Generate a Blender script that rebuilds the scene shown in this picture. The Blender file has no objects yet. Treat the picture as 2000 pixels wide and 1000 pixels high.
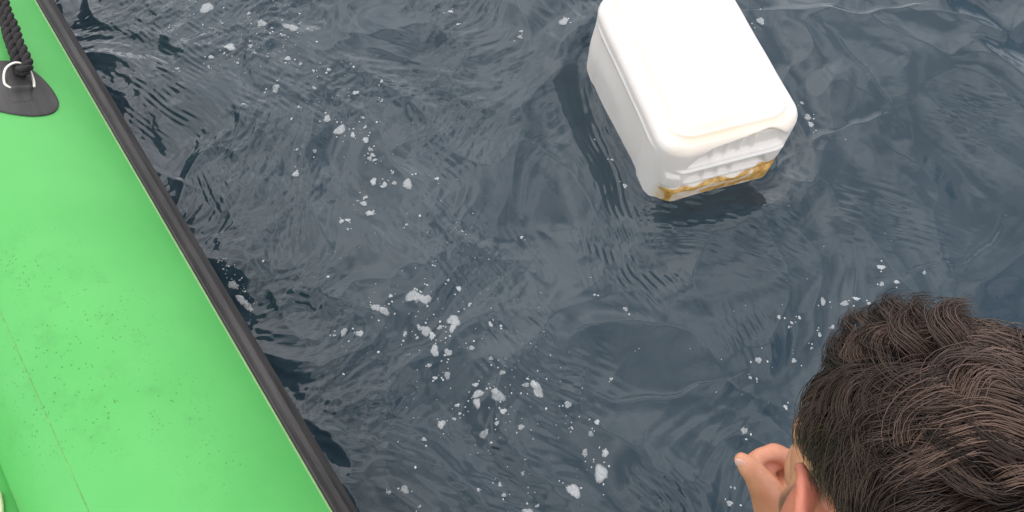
import bpy, math, random
import numpy as np
from mathutils import Vector, Matrix

random.seed(7)
RNG = np.random.default_rng(11)
scene = bpy.context.scene
COL = scene.collection

# ------------------------------------------------------------------ camera
CAM_H = 1.45
PITCH = math.radians(63.0)            # below the horizon
FPX = 1500.0                          # focal length in photo pixels (2000 wide)
cam_d = bpy.data.cameras.new('camera')
cam_d.sensor_width = 36.0
cam_d.lens = 36.0 * FPX / 2000.0
cam_d.clip_start = 0.02
cam_d.clip_end = 9000.0
cam = bpy.data.objects.new('camera', cam_d)
COL.objects.link(cam)
cam.location = (0, 0, CAM_H)
cam.rotation_euler = (math.pi / 2 - PITCH, 0, 0)
scene.camera = cam

# ------------------------------------------------------------------ sky, sun, exposure
SUN_EL, SUN_AZ = math.radians(52), math.radians(-10)      # azimuth clockwise from +Y
world = bpy.data.worlds.new("World")
scene.world = world
world.use_nodes = True
wn, wl = world.node_tree.nodes, world.node_tree.links
wn.clear()
w_out = wn.new('ShaderNodeOutputWorld')
w_bg = wn.new('ShaderNodeBackground')
w_bg.inputs['Strength'].default_value = 0.15
w_sky = wn.new('ShaderNodeTexSky')
w_sky.sky_type = 'NISHITA'
w_sky.sun_disc = False
w_sky.sun_elevation = SUN_EL
w_sky.sun_rotation = SUN_AZ
w_tc = wn.new('ShaderNodeTexCoord')
w_map = wn.new('ShaderNodeMapping')
w_map.inputs['Scale'].default_value = (1.0, 1.0, 1.6)
w_ns = wn.new('ShaderNodeTexNoise')
w_ns.inputs['Scale'].default_value = 2.6
w_ns.inputs['Detail'].default_value = 6.0
w_ns.inputs['Roughness'].default_value = 0.55
w_ramp = wn.new('ShaderNodeValToRGB')           # cloud deck; dark and pale patches made up to vary the water's reflections
w_ramp.color_ramp.elements[0].position = 0.38
w_ramp.color_ramp.elements[0].color = (0.14, 0.16, 0.195, 1)
w_ramp.color_ramp.elements[1].position = 0.60
w_ramp.color_ramp.elements[1].color = (1.18, 1.19, 1.22, 1)
w_mul = wn.new('ShaderNodeVectorMath'); w_mul.operation = 'SCALE'
w_mul.inputs['Scale'].default_value = 14.0
w_mix = wn.new('ShaderNodeMixRGB')
w_mix.inputs['Fac'].default_value = 0.88
wl.new(w_tc.outputs['Generated'], w_map.inputs['Vector'])
wl.new(w_map.outputs['Vector'], w_ns.inputs['Vector'])
wl.new(w_ns.outputs['Fac'], w_ramp.inputs['Fac'])
wl.new(w_ramp.outputs['Color'], w_mul.inputs[0])
wl.new(w_sky.outputs['Color'], w_mix.inputs['Color1'])
wl.new(w_mul.outputs['Vector'], w_mix.inputs['Color2'])
wl.new(w_mix.outputs['Color'], w_bg.inputs['Color'])
wl.new(w_bg.outputs['Background'], w_out.inputs['Surface'])

sun_d = bpy.data.lights.new('sun', 'SUN')
sun_d.energy = 0.9
sun_d.angle = math.radians(95)
sun_d.color = (1.0, 0.93, 0.84)
sun = bpy.data.objects.new('sun', sun_d)
COL.objects.link(sun)
sd = Vector((math.sin(SUN_AZ) * math.cos(SUN_EL), math.cos(SUN_AZ) * math.cos(SUN_EL), math.sin(SUN_EL)))
sun.rotation_euler = sd.to_track_quat('Z', 'Y').to_euler()

vs = scene.view_settings
vs.view_transform = 'Standard'
vs.look = 'None'
vs.gamma = 1.0
vs.use_curve_mapping = False
vs.exposure = 0.15

# ------------------------------------------------------------------ helpers
FWD = np.array([0, math.cos(PITCH), -math.sin(PITCH)])
UP = np.array([0, math.sin(PITCH), math.cos(PITCH)])
RIGHT = np.array([1.0, 0, 0])
CAMP = np.array([0, 0, CAM_H])


def ray(u, v):
    return FWD + RIGHT * (u - 1000) / FPX + UP * (500 - v) / FPX


def at_depth(u, v, d):
    return CAMP + ray(u, v) * d


def at_z(u, v, z=0.0):
    r = ray(u, v)
    return CAMP + r * ((z - CAM_H) / r[2])


def smooth01(t):
    t = np.clip(t, 0, 1)
    return t * t * (3 - 2 * t)


def band(x, a, b, w):
    """1 inside [a,b], soft edges of width w"""
    return smooth01((x - a) / w + .5) * smooth01((b - x) / w + .5)


def mesh_obj(name, verts, faces, mat=None, parent=None, smooth=True):
    me = bpy.data.meshes.new(name)
    me.from_pydata([tuple(map(float, v)) for v in verts], [], [tuple(map(int, f)) for f in faces])
    if smooth:
        me.polygons.foreach_set('use_smooth', [True] * len(me.polygons))
    if mat:
        me.materials.append(mat)
    o = bpy.data.objects.new(name, me)
    COL.objects.link(o)
    if parent:
        o.parent = parent
    return o


def empty(name, loc=(0, 0, 0), rz=0.0):
    o = bpy.data.objects.new(name, None)
    o.empty_display_size = 0.1
    COL.objects.link(o)
    o.location = loc
    o.rotation_euler = (0, 0, rz)
    return o


def tag(o, label=None, cat=None, group=None, kind=None):
    for k, v in (('label', label), ('category', cat), ('group', group), ('kind', kind)):
        if v:
            o[k] = v
    return o


def add_attr(o, name, vals):
    a = o.data.attributes.new(name, 'FLOAT', 'POINT')
    a.data.foreach_set('value', np.asarray(vals, dtype=np.float32))


class Geo:
    def __init__(s):
        s.v = []
        s.f = []
        s.n = 0

    def add(s, v, f):
        v = np.asarray(v, float)
        s.v.append(v)
        s.f.extend([tuple(i + s.n for i in q) for q in f])
        s.n += len(v)
        return s

    def build(s, name, mat, parent=None, smooth=True):
        return mesh_obj(name, np.concatenate(s.v), s.f, mat, parent, smooth)


def frames(P, up=None):
    P = np.asarray(P, float)
    T = np.gradient(P, axis=0)
    T /= np.linalg.norm(T, axis=1)[:, None] + 1e-12
    n = len(P)
    A = np.zeros((n, 3))
    ref = np.array([0, 0, 1.0]) if up is None else np.asarray(up, float)
    if up is None and abs(T[0] @ ref) > .9:
        ref = np.array([1.0, 0, 0])
    a = ref - T[0] * (ref @ T[0])
    A[0] = a / np.linalg.norm(a)
    for i in range(1, n):
        r = A[i - 1] if up is None else ref
        a = r - T[i] * (r @ T[i])
        A[i] = a / (np.linalg.norm(a) + 1e-12)
    B = np.cross(T, A)
    return T, A, B


def sweep(P, R, seg=12, cap=True, up=None, ea=1.0, eb=1.0):
    """tube along P with radii R (scalar or list), round caps"""
    P = np.asarray(P, float)
    R = np.full(len(P), R) if np.isscalar(R) else np.asarray(R, float)
    T, A, B = frames(P, up)
    rings = []
    ang = np.linspace(0, 2 * math.pi, seg, endpoint=False)
    ca, sa = np.cos(ang), np.sin(ang)

    def ring(c, a, b, r):
        return c + (a[None] * ca[:, None] * ea + b[None] * sa[:, None] * eb) * r
    if cap:
        for k in (80, 55, 28):
            q = math.radians(k)
            rings.append(ring(P[0] - T[0] * R[0] * math.sin(q) * min(ea, eb), A[0], B[0], R[0] * math.cos(q)))
    for i in range(len(P)):
        rings.append(ring(P[i], A[i], B[i], R[i]))
    if cap:
        for k in (28, 55, 80):
            q = math.radians(k)
            rings.append(ring(P[-1] + T[-1] * R[-1] * math.sin(q) * min(ea, eb), A[-1], B[-1], R[-1] * math.cos(q)))
    V = np.concatenate(rings)
    F = []
    m = len(rings)
    for i in range(m - 1):
        for j in range(seg):
            k = (j + 1) % seg
            F.append((i * seg + j, i * seg + k, (i + 1) * seg + k, (i + 1) * seg + j))
    F.append(tuple(range(seg))[::-1])
    F.append(tuple((m - 1) * seg + j for j in range(seg)))
    return V, F


def catmull(P, n):
    P = np.asarray(P, float)
    Q = np.vstack([2 * P[0] - P[1], P, 2 * P[-1] - P[-2]])
    out = []
    for i in range(1, len(Q) - 2):
        for t in np.linspace(0, 1, n, endpoint=False):
            p0, p1, p2, p3 = Q[i - 1:i + 3]
            out.append(.5 * ((2 * p1) + (-p0 + p2) * t + (2 * p0 - 5 * p1 + 4 * p2 - p3) * t * t + (-p0 + 3 * p1 - 3 * p2 + p3) * t ** 3))
    out.append(P[-1])
    return np.array(out)


def ellipsoid(c, r, M=None, nu=32, nv=20):
    V, F = [], []
    for i in range(nv + 1):
        ph = math.pi * (i + .001) / (nv + .002)
        for j in range(nu):
            th = 2 * math.pi * j / nu
            V.append((math.sin(ph) * math.cos(th) * r[0], math.sin(ph) * math.sin(th) * r[1], math.cos(ph) * r[2]))
    for i in range(nv):
        for j in range(nu):
            k = (j + 1) % nu
            F.append((i * nu + j, (i + 1) * nu + j, (i + 1) * nu + k, i * nu + k))
    F.append(tuple(range(nu)))
    F.append(tuple(nv * nu + j for j in range(nu))[::-1])
    V = np.array(V)
    if M is not None:
        V = V @ np.asarray(M).T
    return V + np.asarray(c), F


# gradient noise in numpy
_perm = RNG.permutation(512)
_perm = np.concatenate([_perm, _perm, _perm])
_ga = RNG.uniform(0, 2 * math.pi, 512)


def perlin(x, y, seed=0):
    x = x + seed * 17.31
    y = y - seed * 9.77
    xi = np.floor(x).astype(int)
    yi = np.floor(y).astype(int)
    xf, yf = x - xi, y - yi
    u = xf ** 3 * (xf * (xf * 6 - 15) + 10)
    v = yf ** 3 * (yf * (yf * 6 - 15) + 10)

    def g(ix, iy, dx, dy):
        h = _ga[_perm[(_perm[ix & 511] + iy) & 511] & 511]
        return np.cos(h) * dx + np.sin(h) * dy
    a = g(xi, yi, xf, yf)
    b = g(xi + 1, yi, xf - 1, yf)
    c = g(xi, yi + 1, xf, yf - 1)
    d = g(xi + 1, yi + 1, xf - 1, yf - 1)
    return (a * (1 - u) + b * u) * (1 - v) + (c * (1 - u) + d * u) * v * 1.0


def fbm(x, y, n=3, seed=0):
    s, a = 0, 1.0
    for i in range(n):
        s = s + a * perlin(x * 2 ** i, y * 2 ** i, seed + i)
        a *= .5
    return s


# ------------------------------------------------------------------ materials
def new_mat(name):
    m = bpy.data.materials.new(name)
    m.use_nodes = True
    nt = m.node_tree
    b = nt.nodes['Principled BSDF']
    return m, nt, b


def nd(nt, typ, **kw):
    n = nt.nodes.new(typ)
    for k, v in kw.items():
        if k in n.inputs.keys():
            n.inputs[k].default_value = v
        else:
            setattr(n, k, v)
    return n


def noise(nt, scale, detail=4, rough=.5, vec=None, dist=0.0):
    n = nd(nt, 'ShaderNodeTexNoise', Scale=scale, Detail=detail, Roughness=rough, Distortion=dist)
    if vec is None:
        tc = nd(nt, 'ShaderNodeTexCoord')
        vec = tc.outputs['Object']
    nt.links.new(vec, n.inputs['Vector'])
    return n


def ramp(nt, fac, p0, c0, p1, c1):
    r = nd(nt, 'ShaderNodeValToRGB')
    e = r.color_ramp.elements
    e[0].position, e[0].color = p0, (*c0, 1)
    e[1].position, e[1].color = p1, (*c1, 1)
    nt.links.new(fac, r.inputs['Fac'])
    return r


def bump(nt, b, h, strength, dist=0.01, prev=None):
    n = nd(nt, 'ShaderNodeBump', Strength=strength, Distance=dist)
    nt.links.new(h, n.inputs['Height'])
    if prev:
        nt.links.new(prev.outputs['Normal'], n.inputs['Normal'])
    nt.links.new(n.outputs['Normal'], b.inputs['Normal'])
    return n


def math_n(nt, op, a, b=None):
    n = nd(nt, 'ShaderNodeMath', operation=op)
    for i, q in enumerate((a, b)):
        if q is None:
            continue
        if isinstance(q, (int, float)):
            n.inputs[i].default_value = q
        else:
            nt.links.new(q, n.inputs[i])
    return n.outputs[0]


def simple(name, c, rough=.5, spec=.5, metal=0.0, nscale=40, var=.12, bumpk=.15, bdist=.001):
    m, nt, b = new_mat(name)
    n = noise(nt, nscale, 5)
    c = np.array(c)
    r = ramp(nt, n.outputs['Fac'], .3, tuple(c * (1 - var)), .7, tuple(c * (1 + var)))
    nt.links.new(r.outputs['Color'], b.inputs['Base Color'])
    b.inputs['Roughness'].default_value = rough
    b.inputs['Specular IOR Level'].default_value = spec
    b.inputs['Metallic'].default_value = metal
    if bumpk:
        bump(nt, b, noise(nt, nscale * 4, 3).outputs['Fac'], bumpk, bdist)
    return m


def water_mat():
    m, nt, b = new_mat('sea_water')
    n = noise(nt, 2.2, 4, .55, dist=.8)
    r = ramp(nt, n.outputs['Fac'], .35, (.015, .031, .043), .68, (.030, .048, .062))
    nt.links.new(r.outputs['Color'], b.inputs['Base Color'])
    b.inputs['Roughness'].default_value = .035
    b.inputs['IOR'].default_value = 1.34
    b.inputs['Specular IOR Level'].default_value = .75
    fine = noise(nt, 60, 3, .6, dist=.6)
    b1 = bump(nt, b, fine.outputs['Fac'], .14, .0012)
    bump(nt, b, noise(nt, 4, 2, .5, dist=.4).outputs['Fac'], .10, .03, b1)
    return m


def green_mat():
    m, nt, b = new_mat('green_coated_fabric')
    tc = nd(nt, 'ShaderNodeTexCoord')
    ob = tc.outputs['Object']
    n = noise(nt, 5, 5, .55, ob)
    r = ramp(nt, n.outputs['Fac'], .32, (.088, .405, .094), .7, (.108, .450, .112))
    # dried specks and scuffs in one worn area near the crew
    vor = nd(nt, 'ShaderNodeTexVoronoi', Scale=150.0, Randomness=1.0)
    nt.links.new(ob, vor.inputs['Vector'])
    spot = math_n(nt, 'LESS_THAN', vor.outputs['Distance'], .22)
    pick = noise(nt, 60, 3, .6, ob)
    spot = math_n(nt, 'MULTIPLY', spot, math_n(nt, 'GREATER_THAN', pick.outputs['Fac'], .52))
    at = nd(nt, 'ShaderNodeAttribute', attribute_name='worn')
    spot = math_n(nt, 'MULTIPLY', spot, at.outputs['Fac'])
    smear = noise(nt, 26, 6, .7, ob)
    sm = ramp(nt, smear.outputs['Fac'], .52, (0, 0, 0), .72, (1, 1, 1))
    sm2 = math_n(nt, 'MULTIPLY', math_n(nt, 'MULTIPLY', sm.outputs['Color'], at.outputs['Fac']), .34)
    tot = math_n(nt, 'MAXIMUM', math_n(nt, 'MULTIPLY', spot, .75), sm2)
    mx = nd(nt, 'ShaderNodeMixRGB')
    nt.links.new(tot, mx.inputs['Fac'])
    nt.links.new(r.outputs['Color'], mx.inputs['Color1'])
    mx.inputs['Color2'].default_value = (.04, .15, .04, 1)
    nt.links.new(mx.outputs['Color'], b.inputs['Base Color'])
    b.inputs['Specular IOR Level'].default_value = .3
    rr = ramp(nt, noise(nt, 9, 4, .5, ob).outputs['Fac'], .3, (.42,) * 3, .7, (.6,) * 3)
    nt.links.new(rr.outputs['Color'], b.inputs['Roughness'])
    b1 = bump(nt, b, noise(nt, 900, 2, .5, ob).outputs['Fac'], .12, .0006)
    bump(nt, b, noise(nt, 7, 3, .5, ob).outputs['Fac'], .25, .01, b1)
    return m


def rubber_mat(name='black_rubber', c=(.036, .032, .031), lo=.6):
    m, nt, b = new_mat(name)
    tc = nd(nt, 'ShaderNodeTexCoord')
    mp = nd(nt, 'ShaderNodeMapping')
    mp.inputs['Scale'].default_value = (8, 1.4, 8)
    nt.links.new(tc.outputs['Object'], mp.inputs['Vector'])
    n = noise(nt, 4, 7, .62, mp.outputs['Vector'])
    c = np.array(c)
    r = ramp(nt, n.outputs['Fac'], .35, tuple(c * lo), .68, tuple(c * 1.7))
    nt.links.new(r.outputs['Color'], b.inputs['Base Color'])
    b.inputs['Roughness'].default_value = .6
    b.inputs['Specular IOR Level'].default_value = .4
    bump(nt, b, noise(nt, 220, 4, .6).outputs['Fac'], .3, .0008)
    return m


def can_mat():
    m, nt, b = new_mat('white_plastic')
    tc = nd(nt, 'ShaderNodeTexCoord')
    ob = tc.outputs['Object']
    n = noise(nt, 9, 5, .6, ob)
    r = ramp(nt, n.outputs['Fac'], .3, (.77, .71, .675), .7, (.81, .765, .74))
    # yellowed plastic (attribute aged) and brown deposit (attribute stain)
    ag = nd(nt, 'ShaderNodeAttribute', attribute_name='aged')
    m1 = nd(nt, 'ShaderNodeMixRGB')
    nt.links.new(math_n(nt, 'MULTIPLY', ag.outputs['Fac'], .75), m1.inputs['Fac'])
    nt.links.new(r.outputs['Color'], m1.inputs['Color1'])
    m1.inputs['Color2'].default_value = (.74, .60, .42, 1)
    st = nd(nt, 'ShaderNodeAttribute', attribute_name='stain')
    wob = noise(nt, 45, 6, .7, ob)
    k = math_n(nt, 'MULTIPLY_ADD', wob.outputs['Fac'], 1.3)
    k = math_n(nt, 'ADD', math_n(nt, 'MULTIPLY', math_n(nt, 'SUBTRACT', wob.outputs['Fac'], .5), 1.6), st.outputs['Fac'])
    kr = nd(nt, 'ShaderNodeValToRGB')
    e = kr.color_ramp.elements
    e[0].position, e[0].color = .38, (0, 0, 0, 1)
    e[1].position, e[1].color = .75, (1, 1, 1, 1)
    nt.links.new(k, kr.inputs['Fac'])
    has = math_n(nt, 'MULTIPLY', kr.outputs['Color'], math_n(nt, 'GREATER_THAN', st.outputs['Fac'], .02))
    brown = ramp(nt, noise(nt, 90, 4, .6, ob).outputs['Fac'], .35, (.40, .18, .016), .68, (.74, .48, .15))
    m2 = nd(nt, 'ShaderNodeMixRGB')
    nt.links.new(has, m2.inputs['Fac'])
    nt.links.new(m1.outputs['Color'], m2.inputs['Color1'])
    nt.links.new(brown.outputs['Color'], m2.inputs['Color2'])
    nt.links.new(m2.outputs['Color'], b.inputs['Base Color'])
    b.inputs['Roughness'].default_value = .38
    b.inputs['Subsurface Weight'].default_value = .45
    b.inputs['Subsurface Radius'].default_value = (.05, .042, .038)
    b.inputs['Subsurface Scale'].default_value = .5
    bump(nt, b, noise(nt, 14, 4, .5, ob).outputs['Fac'], .2, .004)
    return m


def skin_mat():
    m, nt, b = new_mat('skin')
    n = noise(nt, 45, 5, .6)
    r = ramp(nt, n.outputs['Fac'], .3, (.49, .205, .115), .7, (.60, .275, .16))
    at = nd(nt, 'ShaderNodeAttribute', attribute_name='flush')
    mx = nd(nt, 'ShaderNodeMixRGB')
    nt.links.new(at.outputs['Fac'], mx.inputs['Fac'])
    nt.links.new(r.outputs['Color'], mx.inputs['Color1'])
    mx.inputs['Color2'].default_value = (.55, .17, .11, 1)
    sh = nd(nt, 'ShaderNodeAttribute', attribute_name='shaven')
    m2 = nd(nt, 'ShaderNodeMixRGB')
    nt.links.new(sh.outputs['Fac'], m2.inputs['Fac'])
    nt.links.new(mx.outputs['Color'], m2.inputs['Color1'])
    m2.inputs['Color2'].default_value = (.085, .042, .026, 1)
    nt.links.new(m2.outputs['Color'], b.inputs['Base Color'])
    b.inputs['Roughness'].default_value = .48
    b.inputs['Subsurface Weight'].default_value = .12
    b.inputs['Subsurface Radius'].default_value = (.012, .004, .002)
    b.inputs['Subsurface Scale'].default_value = .6
    bump(nt, b, noise(nt, 320, 3, .6).outputs['Fac'], .25, .0008)
    return m


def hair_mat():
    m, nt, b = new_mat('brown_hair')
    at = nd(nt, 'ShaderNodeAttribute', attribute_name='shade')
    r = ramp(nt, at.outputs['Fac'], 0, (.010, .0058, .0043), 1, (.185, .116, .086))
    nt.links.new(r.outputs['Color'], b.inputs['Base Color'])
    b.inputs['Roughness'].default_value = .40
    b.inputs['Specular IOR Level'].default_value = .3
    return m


def foam_mat():
    m, nt, b = new_mat('sea_foam')
    tc = nd(nt, 'ShaderNodeTexCoord')
    ob = tc.outputs['Object']
    b.inputs['Base Color'].default_value = (.56, .575, .58, 1)
    b.inputs['Roughness'].default_value = .45
    vor = nd(nt, 'ShaderNodeTexVoronoi', Scale=420.0)
    nt.links.new(ob, vor.inputs['Vector'])
    at = nd(nt, 'ShaderNodeAttribute', attribute_name='dense')
    n = noise(nt, 260, 3, .6, ob)
    a = math_n(nt, 'ADD', math_n(nt, 'MULTIPLY', math_n(nt, 'SUBTRACT', n.outputs['Fac'], .5), .5), at.outputs['Fac'])
    rr = ramp(nt, a, .02, (0,) * 3, .62, (.88,) * 3)
    nt.links.new(rr.outputs['Color'], b.inputs['Alpha'])
    bump(nt, b, vor.outputs['Distance'], .7, .0015)
    return m


M_WATER = water_mat()
M_GREEN = green_mat()
M_RUB = rubber_mat()
M_PATCH = rubber_mat('black_patch_rubber', (.042, .039, .038), .8)
M_GLUE = simple('glue_line', (.22, .36, .15), .6, nscale=60)
M_SEAM = simple('seam_line', (.13, .34, .09), .6, nscale=80, var=.4, bumpk=0)
M_CAN = can_mat()
M_SKIN = skin_mat()
M_HAIR = hair_mat()
M_FOAM = foam_mat()
M_STEEL = simple('polished_steel', (.72, .68, .60), .28, .5, .85, 30, .05, .05)
M_ROPE = simple('black_rope_fibre', (.020, .017, .016), .7, .35, 0, 300, .4, .6, .0015)
M_CORD = simple('cream_cord', (.72, .66, .45), .65, .3, 0, 200, .1, .4)
M_STRAP = simple('brown_strap', (.20, .09, .045), .7, .3, 0, 150, .25, .4)
M_SHIRT = simple('grey_cotton', (.10, .11, .13), .85, .2, 0, 120, .15, .5)
M_SHORTS = simple('navy_cloth', (.02, .03, .06), .85, .2, 0, 120, .2, .5)
M_NAIL = simple('nail', (.62, .36, .30), .3, .5, 0, 80, .06, 0)
M_CAP = simple('blue_plastic', (.03, .07, .25), .4)
M_FLOOR = simple('grey_floor_fabric', (.16, .17, .18), .6)
M_BOARD = simple('grey_board', (.2, .2, .2), .5)

# ------------------------------------------------------------------ layout numbers
BOAT_RZ = math.radians(35.4)
TUBE_R, TUBE_X, TUBE_Z = .203, -.300, .195
CAN_L, CAN_W, CAN_H = .455, .305, .275
CAN_YAW = math.atan2(.08, .27)
CAN_TOP = .215
near_c = (at_z(1555, 232, CAN_TOP) + at_z(1292, 292, CAN_TOP)) / 2
ax = np.array([-math.sin(CAN_YAW), math.cos(CAN_YAW)])     # can's long axis, away from the viewer
CAN_C = np.array([near_c[0] + .024, near_c[1] - .004]) + ax * CAN_L / 2


def boat_local(x, y):
    c, s = math.cos(BOAT_RZ), math.sin(BOAT_RZ)
    return x * c + y * s, -x * s + y * c


def can_local(x, y):
    dx, dy = x - CAN_C[0], y - CAN_C[1]
    c, s = math.cos(CAN_YAW), math.sin(CAN_YAW)
    return dx * c + dy * s, -dx * s + dy * c


# ------------------------------------------------------------------ water
# groups of fine wavelets seen on the surface: (u, v, radius px, wavelength m, direction deg, amplitude)
WAVELETS = [
    (560, 460, 70, .016, 10, .0011), (770, 450, 60, .020, 40, .0009), (930, 500, 90, .017, 35, .0012),
    (1000, 640, 80, .019, 40, .0012), (1200, 480, 80, .014, 15, .0014), (1180, 300, 60, .014, 20, .0012),
    (1260, 540, 80, .018, 30, .0010), (1900, 240, 90, .017, 60, .0013), (1700, 430, 80, .020, 70, .0012),
    (1480, 470, 90, .015, 60, .0010), (420, 380, 70, .014, 30, .0016), (600, 620, 70, .018, 80, .0008),
    (700, 850, 110, .022, 85, .0010), (1100, 740, 90, .020, 60, .0012), (560, 180, 150, .017, 60, .0014),
    (330, 200, 130, .014, 55, .0016), (420, 90, 130, .015, 60, .0014), (300, 60, 100, .013, 50, .0014),
    (760, 120, 90, .018, 80, .0009), (1000, 930, 110, .022, 70, .0010), (1450, 650, 60, .016, 20, .0010),
    (1820, 480, 70, .018, 60, .0008), (1305, 960, 60, .022, 40, .0022), (1190, 260, 60, .016, 20, .0022), (1230, 370, 60, .015, 10, .0020), (1320, 420, 60, .018, 80, .0020), (1320, 430, 80, .014, 85, .0013), (850, 330, 80, .018, 45, .0009),
]
# long sharp creases between wave facets, as photo points brought down to the water plane
CREASES = [
    ([(1530, 320), (1600, 272), (1660, 250), (1720, 225)], .0028),
    ([(400, 300), (418, 345), (440, 400), (470, 450)], .0032),
    ([(310, 345), (345, 362), (385, 375)], .0035),
    ([(480, 510), (530, 560), (570, 630), (590, 665)], .0022),
    ([(760, 300), (850, 380), (920, 470), (960, 560), (1010, 650), (1070, 730)], .0018),
    ([(1500, 20), (1600, 18), (1700, 25), (1790, 8)], .0030),
    ([(600, 775), (700, 770), (760, 765)], .0022),
    ([(600, 830), (690, 850), (780, 880), (850, 905)], .0022),
    ([(560, 230), (500, 270), (430, 300)], .0020),
    ([(1130, 760), (1230, 775), (1330, 770), (1420, 740)], .0020),
    ([(1780, 540), (1870, 530), (1930, 490), (1950, 440)], .0022),
    ([(1620, 60), (1680, 130), (1740, 210)], .0016),
    ([(860, 190), (740, 190), (690, 215)], .0016),
]


def seg_dist(x, y, pts):
    best = np.full(x.shape, 9.0)
    side = np.zeros(x.shape)
    for (ax_, ay_), (bx_, by_) in zip(pts[:-1], pts[1:]):
        dx, dy = bx_ - ax_, by_ - ay_
        L2 = dx * dx + dy * dy
        t = np.clip(((x - ax_) * dx + (y - ay_) * dy) / L2, 0, 1)
        d = np.hypot(x - ax_ - t * dx, y - ay_ - t * dy)
        s = np.sign((x - ax_) * dy - (y - ay_) * dx)
        side = np.where(d < best, s, side)
        best = np.minimum(best, d)
    return best, side


def water_h(x, y):
    x = np.asarray(x, float)
    y = np.asarray(y, float)
    r = np.hypot(x, y - .8)
    out_d = np.hypot(np.maximum(np.abs(x - .08) - 1.33, 0), np.maximum(np.abs(y - .84) - .72, 0))
    near = 1 / (1 + (out_d / .9) ** 2)
    mid = 1 / (1 + (out_d / 6) ** 2)
    # warped coordinates make the swirls
    wx = x + .16 * perlin(x * 2.1, y * 2.1, 21) + .05 * perlin(x * 6, y * 6, 23)
    wy = y + .16 * perlin(x * 2.1, y * 2.1, 22) + .05 * perlin(x * 6, y * 6, 24)
    h = .050 * mid * perlin(wx * 1.3, wy * 1.3, 1)
    h = h + .30 * (1 - mid) * perlin(x * .13, y * .13, 15)
    h = h + .030 * mid * perlin(wx * 2.9, wy * 2.4, 2)
    ch = smooth01(.5 - (x + .15) * .9 + (y - .9) * .35)          # choppier towards the boat's side
    rd = 1 - np.abs(perlin(wx * 5.2 + wy * 1.5, wy * 4.4, 3)) * 2
    h = h + .0150 * near * rd * (.65 + .5 * ch)
    rd2 = 1 - np.abs(perlin(wx * 12 + 3, wy * 10, 4)) * 2
    h = h + .0040 * near * rd2 * (.35 + 1.2 * ch)
    c60, s60 = math.cos(math.radians(60)), math.sin(math.radians(60))
    a_, b_ = wx * c60 + wy * s60, -wx * s60 + wy * c60
    msk = smooth01(perlin(x * 4, y * 4, 9) * 1.6 + .15 + .35 * ch)
    h = h + .0008 * near * smooth01(perlin(x * 5, y * 5, 12) * 2 + .3) * perlin(a_ * 60 + wx * 20, b_ * 95, 13) * (.05 + 1.2 * ch)
    h = h + .0050 * near * msk * perlin(a_ * 22, b_ * 40, 5) * (.18 + 1.1 * ch)
    h = h + .0026 * near * msk * perlin(a_ * 48, b_ * 85, 6) * (.10 + 1.3 * ch)
    m = (r < 2.2)
    if m.any():
        X, Y = x[m], y[m]
        d = np.zeros(X.shape)
        for (u, v, rp, lam, deg, amp) in WAVELETS:
            p = at_z(u, v, 0)
            rad = rp / 950.0
            q = np.hypot(X - p[0], Y - p[1]) / rad
            w = np.exp(-q * q * 1.6)
            a = math.radians(deg)
            ph = (X * math.cos(a) + Y * math.sin(a)) / lam * 2 * math.pi + 5 * perlin(X * 9, Y * 9, 31) + u
            d += w * amp * 1.5 * np.sin(ph) * (.35 + 1.6 * perlin(X * 22, Y * 22, 33))
        for pts, amp in CREASES:
            P = [tuple(at_z(u, v, 0)[:2]) for u, v in pts]
            bx = X + .02 * perlin(X * 12, Y * 12, 41)
            by = Y + .02 * perlin(X * 12, Y * 12, 42)
            dist, side = seg_dist(bx, by, P)
            d += amp * np.exp(-dist / .022) * np.where(side > 0, 1.0, np.exp(-dist / .006))
        lx, ly = can_local(X, Y)
        qx, qy = np.maximum(np.abs(lx) - .08, 0), np.maximum(np.abs(ly) - .14, 0)
        dc = np.hypot(qx, qy) - .06
        dc = dc + .02 * perlin(X * 7, Y * 7, 51)
        dd = np.maximum(dc, 0)
        d += .0075 * np.sin(dd * 2 * math.pi / .13 + 2.2) * np.exp(-dd / .16)
        d += .0016 * np.sin(dd * 2 * math.pi / .021) * np.exp(-dd / .05) * (.5 + perlin(X * 8, Y * 8, 52))
        h[m] += d
    # the hull pushes the water down
    bx, by = boat_local(x, y)
    inside = smooth01((-.16 - bx) / .06) * smooth01((bx + 1.78) / .06) * smooth01((by + 2.45) / .1) * smooth01((2.9 - by) / .1)
    return h * (1 - inside) - .12 * inside


def axis_coords(lo, hi, step, far):
    core = np.arange(lo, hi + step / 2, step)
    out, d, p = [], step, core[-1]
    while p < far:
        d *= 1.10
        p += d
        out.append(p)
    neg, d, p = [], step, core[0]
    while p > -far:
        d *= 1.10
        p -= d
        neg.append(p)
    return np.array(neg[::-1] + list(core) + out)


gx = axis_coords(-1.25, 1.42, .0031, 4000)
gy = axis_coords(.12, 1.56, .0031, 4000)
GX, GY = np.meshgrid(gx, gy)
H = water_h(GX.ravel(), GY.ravel())
nx, ny = len(gx), len(gy)
co = np.stack([GX.ravel(), GY.ravel(), H], 1).astype(np.float32)
me = bpy.data.meshes.new('sea')
me.vertices.add(nx * ny)
me.vertices.foreach_set('co', co.ravel())
idx = np.arange(nx * ny).reshape(ny, nx)
q = np.stack([idx[:-1, :-1], idx[:-1, 1:], idx[1:, 1:], idx[1:, :-1]], -1).reshape(-1, 4)
me.loops.add(q.size)
me.loops.foreach_set('vertex_index', q.ravel().astype(np.int32))
me.polygons.add(len(q))
me.polygons.foreach_set('loop_start', np.arange(0, q.size, 4, dtype=np.int32))
me.update(calc_edges=True)
me.polygons.foreach_set('use_smooth', [True] * len(q))
me.materials.append(M_WATER)
sea = bpy.data.objects.new('sea_water', me)
COL.objects.link(sea)
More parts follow.
